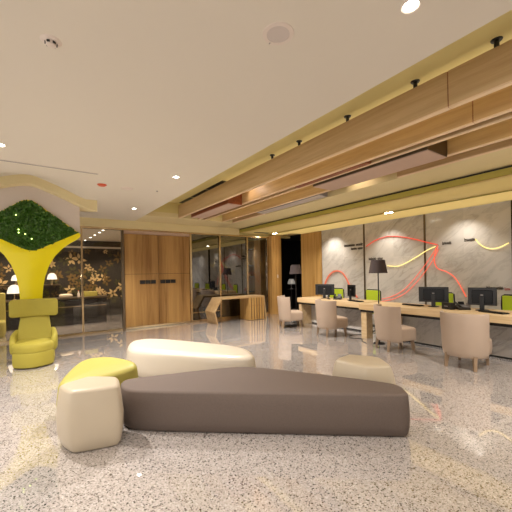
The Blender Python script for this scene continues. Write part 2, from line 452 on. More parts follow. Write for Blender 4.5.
# right wall: marble slabs with bronze strips, then oak panelling
struct(MB().box(7.9, 8.05, 2.36, 7.54, 0, 2.87), 'wall_right', M['marble'])
for i, y in enumerate((7.53, 5.868, 4.108)):
    if i: struct(MB().box(7.885, 7.91, y-.022, y+.022, 0, 2.86), 'trim_%d' % (5+i), M['bronze'])
struct(MB().box(7.86, 8.05, 2.22, 2.36, 0, 2.87), 'trim_8', M['blackgloss'])
struct(MB().box(7.9, 8.05, YF, 2.22, 0, 2.87), 'wall_right_front', M['marble'])
struct(MB().box(7.88, 8.05, 7.545, 8.53, 0, 1.55).box(7.88, 8.05, 7.545, 8.53, 1.556, 2.32).box(7.88, 8.05, 7.545, 8.53, 2.326, 2.86).box(7.89, 8.05, 7.545, 8.53, 0, 2.86), 'wall_right_panelling', M['oakz'])
pier = struct(MB().box(6.98, 7.17, 9.1, 9.45, 0, 2.84).box(7.176, 7.40, 9.08, 9.45, 0, 2.84), 'wall_back_pier', M['oakz'])
MB().box(7.20, 7.24, 9.068, 9.082, 1.30, 1.42).build('switch_plate', M['plasticw'], pier)
# dark lobby behind the pier
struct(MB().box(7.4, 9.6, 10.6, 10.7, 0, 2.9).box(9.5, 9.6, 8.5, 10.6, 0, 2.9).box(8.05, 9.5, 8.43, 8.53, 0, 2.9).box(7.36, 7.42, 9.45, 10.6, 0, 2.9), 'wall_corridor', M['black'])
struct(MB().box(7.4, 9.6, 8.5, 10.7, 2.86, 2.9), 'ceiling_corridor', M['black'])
# unseen sides of the lobby, the left one opened for fill light
struct(MB().box(XL-.1, XL, 7.5, 14, 0, 3.1).box(XL-.1, XL, YF, 7.5, 0, .3), 'wall_left', M['white'])
# unseen side behind the camera: left open between posts to let fill light in
for i, x in enumerate((-5, -2.4, .2, 2.8, 5.4, 7.9)):
    struct(MB().box(x-.06, x+.06, YF-.12, YF, 0, 3.05), 'trim_%d' % (10+i), M['steeldk'])
struct(MB().box(XL, 8, YF-.12, YF, 2.75, 3.5).box(-1.7, 5.3, YF-.2, YF-.12, 0, 2.75), 'wall_front', M['darkbeige'])  # middle part closed to keep the fill light out of the glass

# ---------------------------------------------------------------- glass front
mull = [-4., -3., -2., -1., .0, .995, 1.985, 3.965, 4.98, 6.05, 6.93]
for i, x in enumerate(mull):
    w = .022 if x < 1.5 else .03
    struct(MB().box(x-w, x+w, 9.25, 9.36, 0, 2.79), 'trim_%d' % (20+i), M['steel'] if x not in (1.985,) else M['steeldk'], bevel=.003)
struct(MB().box(XL, 1.985, 9.26, 9.35, 0, .05).box(3.965, 6.98, 9.26, 9.35, 0, .07).box(3.965, 4.98, 9.27, 9.34, .28, .31), 'baseboard_back', M['steel'])
struct(MB().box(XL, 6.98, 9.24, 9.36, 2.735, 2.79), 'trim_31', M['steel'])
GLASS_TURN = rad(-.65)                 # the two dark glass leaves stand slightly open
n = 0
for a, b in zip(mull, mull[1:]):
    if abs(a-1.985) < .01: continue
    n += 1
    cx_, hw = (a+b)/2, (b-a)/2-.034
    pane = MB().rbox(cx_, 9.306, 1.3925, 2*hw, .012, 2.685, GLASS_TURN if 3.9 < a < 5.5 else 0)
    struct(pane, 'window_%d' % n, M['glass'] if (b < 2.5 or a > 5.5) else M['glassdk'])
struct(MB().box(2.02, 3.94, 9.29, 9.33, 2.66, 2.735), 'trim_33', M['taupe'])
# oak double door with black pull plates
def leaf(name, x0, x1, hx0, hx1):
    d = struct(MB().box(x0, x1, 9.28, 9.33, .06, 1.523).box(x0, x1, 9.28, 9.33, 1.531, 2.65), name, M['oakdoor'])
    MB().box(x0+.004, x1-.004, 9.292, 9.328, .07, 2.64).build('core', M['black'], d)
    w = (hx1-hx0)/3
    for k in range(3):
        MB().box(hx0+k*w+.008, hx0+(k+1)*w-.008, 9.255, 9.285, 1.245, 1.35).build('door_handle', M['black'], d, bevel=.004)
    MB().box(x0, x1, 9.272, 9.33, .008, .058).build('kick_plate', M['steel'], d)
leaf('door_1', 2.03, 2.962, 2.42, 2.88)
leaf('door_2', 2.970, 3.925, 3.0, 3.47)

# rooms behind the glass
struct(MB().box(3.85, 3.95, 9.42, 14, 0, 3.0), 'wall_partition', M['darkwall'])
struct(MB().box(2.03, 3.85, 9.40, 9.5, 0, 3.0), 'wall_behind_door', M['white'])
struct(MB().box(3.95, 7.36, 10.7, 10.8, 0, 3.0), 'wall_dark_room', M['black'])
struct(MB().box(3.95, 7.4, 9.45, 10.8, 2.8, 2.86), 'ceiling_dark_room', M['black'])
struct(MB().box(XL, 3.85, 9.45, 14, 2.78, 2.86), 'ceiling_back_room', M['ceil'])
struct(MB().box(XL, 3.85, 13.0, 13.1, 0, 2.86), 'wall_back_room', M['mural'])
struct(MB().box(XL, 3.85, 12.84, 13.0, 2.50, 2.56), 'trim_32', M['ceil'])

# ---------------------------------------------------------------- arched canopy over the yellow tree column
nseg = 40
mb = MB(); prof = []
for i in range(nseg+1):
    x = AX0+(AX1-AX0)*i/nseg
    yb = min(7.62, YA+.03+(AX1-x)*2.2, YA+.03+(x-AX0)*2.2)
    prof.append((x, arch(x), yb))
vs = []; fs = []
for x, z, yb in prof: zt = max(z+TH_A+.03, 3.03); vs += [(x,YA,z),(x,YA,zt),(x,yb,zt),(x,yb,z)]
for i in range(nseg):
    a, b = i*4, i*4+4
    for k in range(4): fs.append((a+k, b+k, b+(k+1)%4, a+(k+1)%4))
fs += [(0,1,2,3), (nseg*4+3, nseg*4+2, nseg*4+1, nseg*4)]
mb.add(vs, fs)
tag(mb.build('arched_canopy', M['cream'], smooth=True, sharp=40), 'cream wave-shaped arched ceiling band above the yellow tree column', 'ceiling canopy')

# ---------------------------------------------------------------- tree column
tree = thing('tree_column', (-.065, 7.3, 0), 'yellow tree-shaped column with a diamond of green leaves and a white panel', 'column')
xm = lambda x: x+.065
DR, DL, DT, DBt = (.715, 2.35), (-.85, 2.37), (-.085, 2.945), (-.05, 1.955)
def diamond(grow=0.):
    P = [Vector((xm(DT[0]), DT[1])), Vector((xm(DL[0]), DL[1])), Vector((xm(DBt[0]), DBt[1])), Vector((xm(DR[0]), DR[1]))]
    out = []
    for i in range(4):
        a, b, c = P[i-1], P[i], P[(i+1)%4]
        q = .16 if i in (0, 2) else .02
        for k in range(7):
            t = k/6; p0 = b.lerp(a, q); p2 = b.lerp(c, q)
            out.append(p0*(1-t)**2+b*2*t*(1-t)+p2*t*t)
    cc = Vector((0, 2.4))
    return [p+(p-cc).normalized()*grow for p in out]
D = diamond()
# yellow trunk, flaring into two arms under the diamond
right = [(.165,0),(.165,.9),(.175,1.15),(.19,1.32),(.225,1.52),(.29,1.72),(.39,1.90),(.52,2.05),(.66,2.16),(.775,2.235),(.812,2.275),(.815,2.33),(.79,2.345)]
edge_r = [tuple(p) for p in D if p.y < 2.352 and p.x > .02]      # along the lower right edge
edge_l = [tuple(p) for p in D if p.y < 2.372 and p.x <= .02]
edge_r.sort(key=lambda p: -p[0]); edge_l.sort(key=lambda p: -p[0])
left = [(-x+.01, z) for x, z in right][::-1]
poly = right+edge_r+edge_l+left
MB().prismy(poly, -.14, .12).build('trunk', M['yellow'], tree, smooth=True, sharp=28, bevel=.012)
# thin yellow rim round the top of the diamond
Dg = diamond(.022)
rim = MB()
nD = len(D)
for i in range(nD):
    if min(D[i].y, D[(i+1)%nD].y) < 2.34: continue
    a, b, c, d = D[i], D[(i+1)%nD], Dg[(i+1)%nD], Dg[i]
    rim.add([(a.x,-.10,a.y),(b.x,-.10,b.y),(c.x,-.10,c.y),(d.x,-.10,d.y),(a.x,.1,a.y),(b.x,.1,b.y),(c.x,.1,c.y),(d.x,.1,d.y)],
            [(0,1,2,3),(4,7,6,5),(3,2,6,7),(0,4,5,1)])
rim.build('rim', M['yellow'], tree)
# white panel between diamond and arch
up_e = [tuple(p) for p in Dg if p.y > 2.36]
up_e.sort(key=lambda p: p[0])
top = []
for i in range(25):
    x = -.93+(1.77)*i/24-.04
    top.append((x, arch(min(x-.065, .80))+.02))
poly = [(.815, 2.30)]+[(.815, arch(.75)+.02)]+[t for t in reversed(top) if -.86 < t[0] < .80]+[(-.88, arch(-.945)+.02), (-.88, 2.33)]+[p for p in up_e if -.8 < p[0] < .79]
MB().prismy(poly, -.08, .16).build('panel', M['white'], tree)
MB().prismy([tuple(p) for p in D], -.07, .1).build('leaf_backing', M['leafb'], tree)
def inside(p, P):
    c = False; n = len(P)
    for i in range(n):
        a, b = P[i], P[i-1]
        if (a.y > p[1]) != (b.y > p[1]) and p[0] < (b.x-a.x)*(p[1]-a.y)/(b.y-a.y)+a.x: c = not c
    return c
lf = MB(); k = 0
Di = diamond(.004)
while k < 4600:
    x = R.uniform(-.82, .82); z = R.uniform(1.93, 2.97)
    if not inside((x, z), Di): continue
    k += 1
    s = R.uniform(.019, .034); y = R.uniform(-.15, -.08)
    m = Matrix.Rotation(R.uniform(0, 6.28), 3, 'Y') @ Matrix.Rotation(R.uniform(-.9, .9), 3, 'X') @ Matrix.Rotation(R.uniform(-.6, .6), 3, 'Z')
    q = [Vector((0,0,-s)), Vector((s*.62,.0,-s*.2)), Vector((s*.5,.0,s*.5)), Vector((0,-.006,s)), Vector((-s*.5,.0,s*.5)), Vector((-s*.62,.0,-s*.2)), Vector((0,.006,0))]
    lf.add([Vector((x,y,z))+m@v for v in q], [(6,0,1),(6,1,2),(6,2,3),(6,3,4),(6,4,5),(6,5,0)])
lf.build('foliage', M['leaf'], tree)
for px_, pz in ((-.265,2.62),(-.23,2.36),(-.23,2.305),(-.135,2.285),(-.04,2.20)):
    MB().lathe([(0,-.011),(.008,-.008),(.011,0),(.008,.008),(0,.011)], (xm(px_), -.15, pz), 10).build('led_light', M['spark'], tree, smooth=True)

# ---------------------------------------------------------------- ceiling beams and boxes in the recess
G = 'oak beams hung in the ceiling recess'
def beam(x0, x1, y0, y1, z0, z1, label, mat='beam', joints=(), rods=()):
    t = thing('ceiling_beam', ((x0+x1)/2, (y0+y1)/2, z0), label, 'beam', G)
    w = (x1-x0)/2; yc = (y0+y1)/2
    cuts = [y0]+sorted(joints)+[y1]
    for a, b in zip(cuts, cuts[1:]):
        ya, yb = a-yc+(.004 if a != y0 else 0), b-yc-(.004 if b != y1 else 0)
        MB().box(-w, w, ya, yb, .012, z1-z0).build('plank', M[mat], t, bevel=.003)
        MB().box(-w, w, ya, yb, 0, .012).build('edge_strip', M['palestrip'], t)  # strip on the underside, paler than the planks
    if len(cuts) > 2:
        MB().box(-w+.006, w-.006, cuts[1]-yc-.01, cuts[-2]-yc+.01, .006, z1-z0-.006).build('core', M['redwood'], t)
    for y in rods:
        MB().lathe([(0,-.004),(.02,-.004),(.02,.045),(.04,.047),(.044,.054),(.044,.058),(0,.058)], (-.028, y-yc, z1-z0), 16).build('hanger_rod', M['black'], t, smooth=True)
    return t
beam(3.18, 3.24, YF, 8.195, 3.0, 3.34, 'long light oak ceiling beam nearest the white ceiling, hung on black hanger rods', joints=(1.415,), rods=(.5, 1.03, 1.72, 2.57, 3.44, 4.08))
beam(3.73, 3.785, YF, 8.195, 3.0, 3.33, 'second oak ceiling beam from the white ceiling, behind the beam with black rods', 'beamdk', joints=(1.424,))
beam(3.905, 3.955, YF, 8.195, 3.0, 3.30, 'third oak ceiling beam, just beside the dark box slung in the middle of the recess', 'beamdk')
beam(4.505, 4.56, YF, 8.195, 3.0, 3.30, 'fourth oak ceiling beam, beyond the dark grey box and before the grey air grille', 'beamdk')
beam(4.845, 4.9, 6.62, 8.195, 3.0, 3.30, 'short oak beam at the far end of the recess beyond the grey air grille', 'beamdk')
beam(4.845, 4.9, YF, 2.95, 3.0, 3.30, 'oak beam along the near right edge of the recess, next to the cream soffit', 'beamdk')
def hungbox(x0, x1, y0, y1, z0, z1, m1, m2, label):
    t = thing('ceiling_box', ((x0+x1)/2, (y0+y1)/2, z0), label, 'ceiling box')
    a, b = (x1-x0)/2, (y1-y0)/2
    MB().box(-a, a, -b, b, .012, z1-z0).build('casing', M[m1], t, bevel=.003)
    MB().box(-a+.008, a-.008, -b+.008, b-.008, 0, .014).build('bottom_panel', M[m2], t)
    for y in (-b*.7, b*.7): MB().box(-.012, .012, y-.012, y+.012, z1-z0-.005, 3.43-z0).build('hanger', M['black'], t)
hungbox(3.37, 3.722, 5.87, 7.8, 2.968, 3.24, 'redwood', 'taupe', 'orange wood box slung between the first two beams at the far end')
hungbox(3.79, 3.90, 2.75, 4.25, 2.995, 3.2, 'redwood', 'redwood', 'narrow dark red wood box between the second and third oak beams')
hungbox(4.0, 4.495, 2.02, 4.0, 2.968, 3.2, 'bronze', 'taupe', 'dark grey box with a pinkish underside slung between the third and fourth beams')
t = thing('air_grille', (4.72, 5.5, 2.995), 'long grey linear air grille at the right edge of the beam recess', 'air grille')
MB().box(-.115, .115, -1.07, 1.07, .006, .43).build('duct', M['grey'], t)
for k in range(4): MB().box(-.11+k*.058, -.07+k*.058, -1.06, 1.06, 0, .012).build('vane', M['greyspk'], t)
t = thing('air_slot', (3.325, 6.92, 3.385), 'black air slot above the far end of the first oak beam', 'air slot')
MB().box(-.155, -.045, -1.18, 1.18, .0, .02).build('slot', M['black'], t)
for y in (-.40, .42): MB().box(-.157, -.04, y-.012, y+.012, -.004, .02).build('bracket', M['cream'], t)
t = tag(MB().box(6.05, 6.6, 8.72, 8.84, 2.842, 2.860).build('air_slot', M['black'], bevel=.002), 'black slot vent in the gold canopy close to the glass front', 'air slot')

# ---------------------------------------------------------------- ceiling fittings
GD = 'round downlights in the ceiling'
def downlight(x, y, z, label, r=.037):
    t = thing('downlight', (x, y, z), label, 'ceiling light', GD)
    MB().lathe([(r+.002,-.001),(r+.012,-.007),(r+.016,-.001),(r+.016,.002),(r+.002,.002)], n=24).build('trim_ring', M['plasticw'], t, smooth=True)
    MB().lathe([(0,-.0035),(r,-.0035),(r+.003,0),(0,0)], n=24).build('lens', M['lens'], t)
    return t
def lamp(name, kind, loc, power, col=(1,.84,.66), size=.1, aim=None, spot=None, blend=.5, sy=None):
    d = bpy.data.lights.new(name, kind); d.energy = power; d.color = col
    o = bpy.data.objects.new(name, d); C.objects.link(o); o.location = loc
    if kind == 'AREA':
        if sy: d.shape = 'RECTANGLE'; d.size = size; d.size_y = sy
        else: d.shape = 'DISK'; d.size = size
    else: d.shadow_soft_size = size
    if kind == 'SPOT': d.spot_size = rad(spot or 100); d.spot_blend = blend
    v = Vector(aim if aim else (0,0,-1)).normalized()
    if sy:                                # strips run along the room: local Y follows world Y
        ax = Vector((0,1,0)).cross(-v)
        o.rotation_euler = Matrix((ax, Vector((0,1,0)), -v)).transposed().to_euler()
    else: o.rotation_euler = v.to_track_quat('-Z', 'Y').to_euler()
    return o
DW = (1, .95, .89)
for x, y, lab in ((1.78, .98, 'bright round ceiling downlight nearest the camera, top right of the ceiling'),
                  (1.81, 4.74, 'round ceiling downlight to the left of the beam recess, mid way down the room'),
                  (1.86, 7.475, 'small far round downlight in the ceiling in front of the oak double door'),
                  (-.30, 4.60, 'round ceiling downlight at the left edge above the yellow column')):
    downlight(x, y, 3.0005, lab)
    lamp('downlight_lamp', 'SPOT', (x, y, 2.97), 140 if y < 2 else 260, DW, .05, spot=120, blend=.8)
for x, y in ((-.30, 1.0), (-.3, -2.2), (1.8, -2.2), (-2.4, 1.0), (-2.4, 4.6), (-2.4, -2.2)):
    lamp('downlight_lamp', 'SPOT', (x, y, 2.97), 240 if y > 4 else 110, DW, .05, spot=120, blend=.8)
t = thing('ceiling_speaker', (1.283, 1.562, 3.001), 'round flush speaker grille in the white ceiling, top centre', 'ceiling speaker')
MB().lathe([(.072,0),(.072,-.006),(.097,-.004),(.1,0)], n=40).build('rim', M['plasticw'], t, smooth=True)
MB().lathe([(0,-.004),(.073,-.004),(.073,0),(0,0)], n=40).build('grille', M['greyspk'], t)
MB().box(-.002, .002, .082, .096, -.008, 0).build('latch', M['grey'], t)
t = thing('ceiling_sensor', (.107, 2.40, 3.001), 'white round sensor with a slotted collar on the left part of the ceiling', 'smoke detector')
MB().lathe([(0,-.012),(.03,-.012),(.052,-.008),(.062,0),(0,0)], n=32).build('base', M['plasticw'], t, smooth=True)
MB().lathe([(0,-.035),(.026,-.033),(.032,-.02),(.032,-.01),(0,-.01)], n=32).build('dome', M['plasticw'], t, smooth=True)
for k in range(6): a = k*1.047; MB().rbox(.032*math.cos(a), .032*math.sin(a), -.021, .006, .018, .011, a).build('slot', M['black'], t)
t = thing('fire_sounder', (.93, 5.76, 2.999), 'flat orange red disc on the ceiling near the arched canopy', 'fire detector')
t.location.z = 3.006+swell(.93, 5.76)
MB().lathe([(0,-.03),(.05,-.03),(.072,-.012),(.078,0),(0,0)], n=32).build('cover', M['orangepl'], t, smooth=True)
MB().lathe([(.078,-.004),(.086,-.004),(.086,.0),(.078,0)], n=32).build('ring', M['plasticw'], t)
tag(MB().lathe([(0,-.008),(.095,-.008),(.105,-.003),(.11,0),(0,0)], (1.332, 5.80, 3.002), 36).build('ceiling_hatch', M['plasticw'], smooth=True), 'thin flush white disc cover in the ceiling beside the orange disc', 'ceiling cover')
tag(MB().lathe([(0,-.02),(.012,-.018),(.015,0),(0,0)], (1.823, 5.71, 3.006), 16).build('sprinkler', M['grey'], smooth=True), 'tiny dark sprinkler head in the ceiling near the beam recess', 'sprinkler')
t = thing('air_slot', (-.25, 5.19, 2.998), 'long thin slot in the white ceiling in front of the arched canopy', 'air slot')
MB().box(-2., 1.04, -.018, .018, -.003, .004).build('frame', M['greyspk'], t)
MB().box(-1.99, 1.03, -.007, .007, -.0045, .0).build('slot', M['grey'], t)
for y, lab in ((4.39, 'oblong recessed light in the slot of the gold canopy, centre right'), (8.72, 'tiny recessed light in the far end of the gold canopy')):
    t = thing('slot_light', (6.847, y, 2.848), lab, 'ceiling light', 'lights in the gold canopy')
    MB().box(-.055, .055, -.11, .11, -.002, .012).build('bezel', M['gold'], t)
    MB().box(-.04, .04, -.09, .09, -.004, .0).build('lens', M['lens'], t)

# ---------------------------------------------------------------- lamps of the place and added fill
for y in (-1.5, .3, 4.39, 6.5, 8.3):
    lamp('canopy_lamp', 'SPOT', (6.847, y, 2.83), 40, (1,.93,.82), .05, spot=130, blend=.8)
for y in (7.0, 5.0, 3.2, 1.2):                       # wall washers
    lamp('wall_washer', 'SPOT', (7.35, y, 2.82), 36 if y < 6.5 else 62, (1,.95,.88), .04, aim=(.42,0,-1), spot=95, blend=.9)
lamp('canopy_fill_light', 'AREA', (6.27, 2.6, 2.935), 17, (1,.9,.7), .95, aim=(0,0,-1), sy=13)  # unseen area lights, added above the sheets to brighten the gold canopy
lamp('canopy_fill_light', 'AREA', (7.37, 2.6, 2.935), 32, (1,.9,.7), .9, aim=(0,0,-1), sy=13)
lamp('recess_cove', 'AREA', (3.48, 2.2, 3.2), 12, (1,.88,.66), .1, aim=(0,0,1), sy=11.6)
lamp('recess_cove', 'AREA', (4.25, 2.2, 3.25), 12, (1,.88,.66), .1, aim=(0,0,1), sy=11.6)
for y in (-1.5, .8, 3.0, 5.2, 7.4):
    lamp('recess_fill_spot', 'SPOT', (4.25, y, 3.06), 250, DW, .05, aim=(.35,0,-1), spot=110, blend=.8)  # unseen spots, added between the beams to brighten the floor by the chairs
lamp('beam_spot', 'SPOT', (3.42, 5.6, 3.3), 5, (1,.8,.66), .03, aim=(.5,-.5,-.4), spot=110, blend=.8)
lamp('beam_spot', 'SPOT', (4.62, 3.7, 3.3), 6, (1,.8,.66), .03, aim=(.6,-.1,-.6), spot=110, blend=.8)
for x, y in ((2.4, 11.9), (.9, 11.9), (-.7, 11.9), (-2.3, 11.9)):
    lamp('back_room_lamp', 'SPOT', (x, y, 2.74), 110, (1,.8,.58), .06, spot=130, blend=.8)
lamp('back_room_lamp', 'SPOT', (1.3, 10.2, 2.74), 180, (1,.84,.66), .06, spot=120, blend=.8)
lamp('back_room_lamp', 'SPOT', (-.6, 10.2, 2.74), 180, (1,.84,.66), .06, spot=120, blend=.8)

w = bpy.data.worlds.new('world'); S.world = w; w.use_nodes = True
bg = w.node_tree.nodes['Background']; bg.inputs[0].default_value = (1, .95, .89, 1); bg.inputs[1].default_value = 1.25  # even warm ambient fill, added through the open sides

# ---------------------------------------------------------------- neon lines and lettering on the marble
XN = 7.872
def neon(pts, mat, label, r=.010, name='neon_line'):
    t = thing(name, (7.9, sum(p[0] for p in pts)/len(pts), min(p[1] for p in pts)), label, 'neon light', 'neon route lines on the marble wall')
    loc = Vector(t.location)
    P = [p-loc for p in smoothpath([(XN, y, z) for y, z in pts])]
    MB().tube(P, r, 10).build('tube', M[mat], t, smooth=True)
    for q in (P[0], P[len(P)//2], P[-1]):
        MB().box(q.x, -.0002, q.y-.008, q.y+.008, q.z-.008, q.z+.008).build('clip', M['grey'], t)
neon([(5.782,2.201),(5.482,2.343),(5.114,2.414),(4.77,2.378),(4.37,2.276),(4.076,2.174),(3.80,2.085)], 'neonred', 'long red neon arc across the middle marble panels')
neon([(3.785,2.07),(3.868,1.837),(3.871,1.658),(3.793,1.515),(3.608,1.442),(3.448,1.325),(3.328,1.138),(3.201,0.874)], 'neonorange', 'wavy orange red neon line running down from the meeting point')
neon([(5.131,1.625),(4.831,1.601),(4.58,1.684),(4.305,1.824),(4.044,1.969),(3.84,2.05)], 'neonyellow', 'yellow neon line rising to the point where the red lines meet')
neon([(3.81,2.03),(3.965,1.80),(4.155,1.54),(4.425,1.22),(4.70,.955),(5.02,.79),(5.33,.705)], 'neonorange', 'upper one of two orange neon lines sweeping down left together', .0075)
neon([(3.775,1.98),(3.885,1.765),(4.07,1.49),(4.34,1.165),(4.635,.89),(4.99,.72),(5.33,.64)], 'neonorange', 'lower one of two orange neon lines sweeping down left together', .0075)
neon([(2.999,2.142),(2.933,2.039),(2.824,1.949),(2.7,1.908),(2.56,1.929),(2.409,2.006)], 'neonyellow', 'yellow neon smile-shaped curve on the rightmost marble panel')
neon([(7.405,1.081),(7.312,1.259),(7.14,1.438),(6.908,1.512),(6.688,1.459),(6.514,1.263),(6.397,1.051),(6.232,0.821),(6.119,0.71)], 'neonarch', 'orange neon arch on the leftmost marble panel behind the far monitors', .024)
def lettering(y0, y1, z, h, n, label, mat='ink', gaps=()):
    """small raised letters, too small in the photograph to be read; one part per word"""
    t = thing('lettering', (7.9, (y0+y1)/2, z), label, 'lettering', 'place names on the marble wall')
    d = (y1-y0)/n; rr = random.Random(int(y0*1000)); mb = MB(); words = [mb]; yc = (y0+y1)/2
    for i in range(n):
        if i in gaps: mb = MB(); words.append(mb); continue
        a = y0+d*(i+.1)-yc; b = y0+d*(i+.80)-yc; w_ = (b-a)*.26
        hh = h if (i == 0 or rr.random() < .22) else h*.72
        mb.box(-.010, .002, min(a,a+w_), max(a,a+w_), 0, hh)
        mb.box(-.010, .002, min(b,b-w_), max(b,b-w_), 0, h*.72)
        zz = rr.choice((0, .28, .56))*h
        mb.box(-.010, .002, min(a,b+d*.3), max(a,b+d*.3), zz, zz+h*.14)
    for m_ in words: m_.build('word', M[mat], t)
    return t
lettering(6.60, 5.92, 2.245, .085, 17, 'upper line of small black lettering left of the red neon arc', gaps=(10,))
lettering(6.34, 5.92, 2.135, .075, 12, 'lower line of small black lettering left of the red neon arc', gaps=(6,))
lettering(5.72, 5.27, 1.80, .075, 11, 'small black lettering just above the lamp shade in front of the marble', gaps=(6,))
lettering(3.70, 3.50, 2.075, .075, 6, 'small black word right of the point where the neon lines meet')
lettering(3.23, 3.02, 2.105, .08, 7, 'small black word left of the yellow smile-shaped neon curve')
lettering(2.82, 2.52, 1.055, .07, 12, 'small black lettering low on the right marble panel above the monitor')
lettering(2.50, 2.405, 1.045, .06, 3, 'small red mark after the lettering on the right marble panel', 'redink')

# ---------------------------------------------------------------- counters
def counter(x0, x1, y0, y1, ztop, label, th=.125, legs=(), panels=(), px=.45):
    t = thing('reception_counter', ((x0+x1)/2, (y0+y1)/2, 0), label, 'counter', 'oak reception counters')
    cx, cy = (x0+x1)/2, (y0+y1)/2
    MB().box(x0-cx, x1-cx, y0-cy, y1-cy, ztop-th, ztop).build('worktop', M['counter'], t, bevel=.004)
    MB().box(x0-cx+.03, x1-cx-.03, y0-cy+.02, y1-cy-.02, ztop-th-.05, ztop-th).build('channel', M['black'], t)
    for a, b, c, d in legs:
        MB().box(a-cx, b-cx, c-cy, d-cy, 0, ztop-th-.05).build('leg', M['counter'], t, bevel=.004)
    for a, b in panels:
        MB().box(x0+px-cx, x0+px+.05-cx, a-cy, b-cy, .035, ztop-th-.05).build('modesty_panel', M['marblelow'], t)
        MB().box(x0+px+.02-cx, x0+px+.05-cx, a-cy, b-cy, 0, .035).build('plinth', M['black'], t)
    return t
counter(6.20, 6.95, 4.70, 6.92, .76, 'oak topped reception counter at the far end with a marble front', legs=((6.25,6.9,6.80,6.90),), panels=((4.78,6.78),), px=.42)
counter(5.93, 6.75, .4, 4.58, .765, 'long oak topped reception counter at the near end with a marble front', legs=((5.98,6.2,4.42,4.56), (6.26,6.32,3.78,3.86)), panels=((.5,4.38),), px=.42)

# ---------------------------------------------------------------- desk equipment
def monitor(loc, rz, w, h, label, group='computer monitors on the counters'):
    t = thing('monitor', loc, label, 'monitor', group, rz)         # local -X is the side seen from the lobby
    MB().box(-.018, .018, -w/2, w/2, .09, .09+h).build('housing', M['blackplastic'], t, bevel=.006)
    MB().box(-.034, -.016, -w*.36, w*.36, .12, .09+h*.86).build('back_cover', M['screen'], t, bevel=.008)
    MB().box(.0165, .0195, -w/2+.015, w/2-.015, .105, .09+h-.015).build('screen', M['screen'], t)
    MB().box(-.05, -.02, -.035, .035, .012, .09+h*.5).build('stand', M['blackplastic'], t, bevel=.004)
    MB().lathe([(0,0),(.10,0),(.105,.006),(.09,.014),(0,.016)], (-.02,0,0), 28).build('base', M['blackplastic'], t, smooth=True)
    MB().box(-.036, -.033, -.02, .02, .09+h*.55, .09+h*.62).build('badge', M['grey'], t)
    return t
monitor((6.60, 6.22, .76), rad(24), .54, .30, 'wide black monitor at the far left end of the far counter')
monitor((6.60, 5.31, .76), rad(-20), .34, .30, 'smaller black monitor in front of the foot of the orange neon arch')
monitor((6.48, 3.22, .765), rad(22), .52, .30, 'black monitor at the left end of the near counter below the neon lines')
monitor((6.45, 2.37, .765), rad(12), .42, .31, 'tall black monitor at the right end near the green chair back')
def keyboard(loc, rz, label):
    t = thing('keyboard', loc, label, 'keyboard', 'keyboards on the counters', rz)
    MB().prismx([(-.07,0),(.07,0),(.07,.026),(-.07,.014)], -.21, .21).build('case', M['blackplastic'], t)
    for r in range(4):
        mb = MB()
        for c in range(13): mb.box(-.2+c*.031, -.2+c*.031+.024, -.058+r*.031, -.058+r*.031+.024, .016+r*.0026, .022+r*.0026)
        mb.build('key_row', M['screen'], t)
keyboard((6.20, 2.12, .766), rad(70), 'flat black keyboard on the near counter in front of the tall monitor')
keyboard((6.40, 3.60, .766), rad(80), 'flat black keyboard on the near counter left of its monitor')
keyboard((6.38, 5.00, .761), rad(75), 'flat black keyboard at the near end of the far counter')
def phone(loc, rz, label):
    t = thing('desk_phone', loc, label, 'telephone', 'telephones on the counters', rz)
    MB().prismx([(-.1,0),(.1,0),(.1,.08),(-.1,.03)], -.1, .1).build('body', M['blackplastic'], t, bevel=.004)
    MB().tube(smoothpath([(-.075,-.1,.055),(-.075,-.08,.075),(-.075,0,.095),(-.075,.08,.12),(-.075,.1,.105)]), [.02]*3+[.018]*19+[.02]*3, 10).build('handset', M['black'], t, smooth=True)
    for r in range(4): MB().box(-.01, .08, -.06+r*.032, -.042+r*.032, .046+r*.008, .058+r*.008).build('button_row', M['grey'], t)
    MB().rbox(.03, .085, .10, .1, .012, .07, 0, 0, rad(-20)).build('display', M['screen'], t)
phone((6.36, 2.66, .765), rad(-40), 'black desk telephone between the two monitors on the near counter')
phone((6.55, 5.72, .76), rad(-60), 'black desk telephone between the two far monitors')
t = thing('card_holder', (6.24, 2.84, .765), 'black square card box beside the telephone on the near counter', 'card box', rz=rad(-20))
MB().box(-.05, .05, -.1, .1, 0, .12).build('box', M['black'], t, bevel=.003)
MB().box(-.052, -.049, -.04, .04, .05, .065).build('slot', M['grey'], t)
t = thing('pen_cup', (6.62, 2.66, .765), 'dark upright pen cup left of the tall monitor', 'pen cup')
MB().lathe([(0,0),(.035,0),(.037,.1),(.034,.1),(.032,.006),(0,.006)], n=20).build('cup', M['grey'], t, smooth=True)
for k in range(3): MB().tube([(.01*k-.01,.006*k,.01),(.02*k-.02,.012*k-.01,.15)], .004, 6).build('pen', M['black'], t)
t = thing('desk_caddy', (6.45, 5.95, .76), 'small black card stand beside the far telephone', 'card stand', rz=rad(-35))
MB().box(-.03, .03, -.08, .08, 0, .02).build('foot', M['black'], t); MB().rbox(0,0,.07,.012,.15,.11,0,.2).build('plate', M['blackplastic'], t)

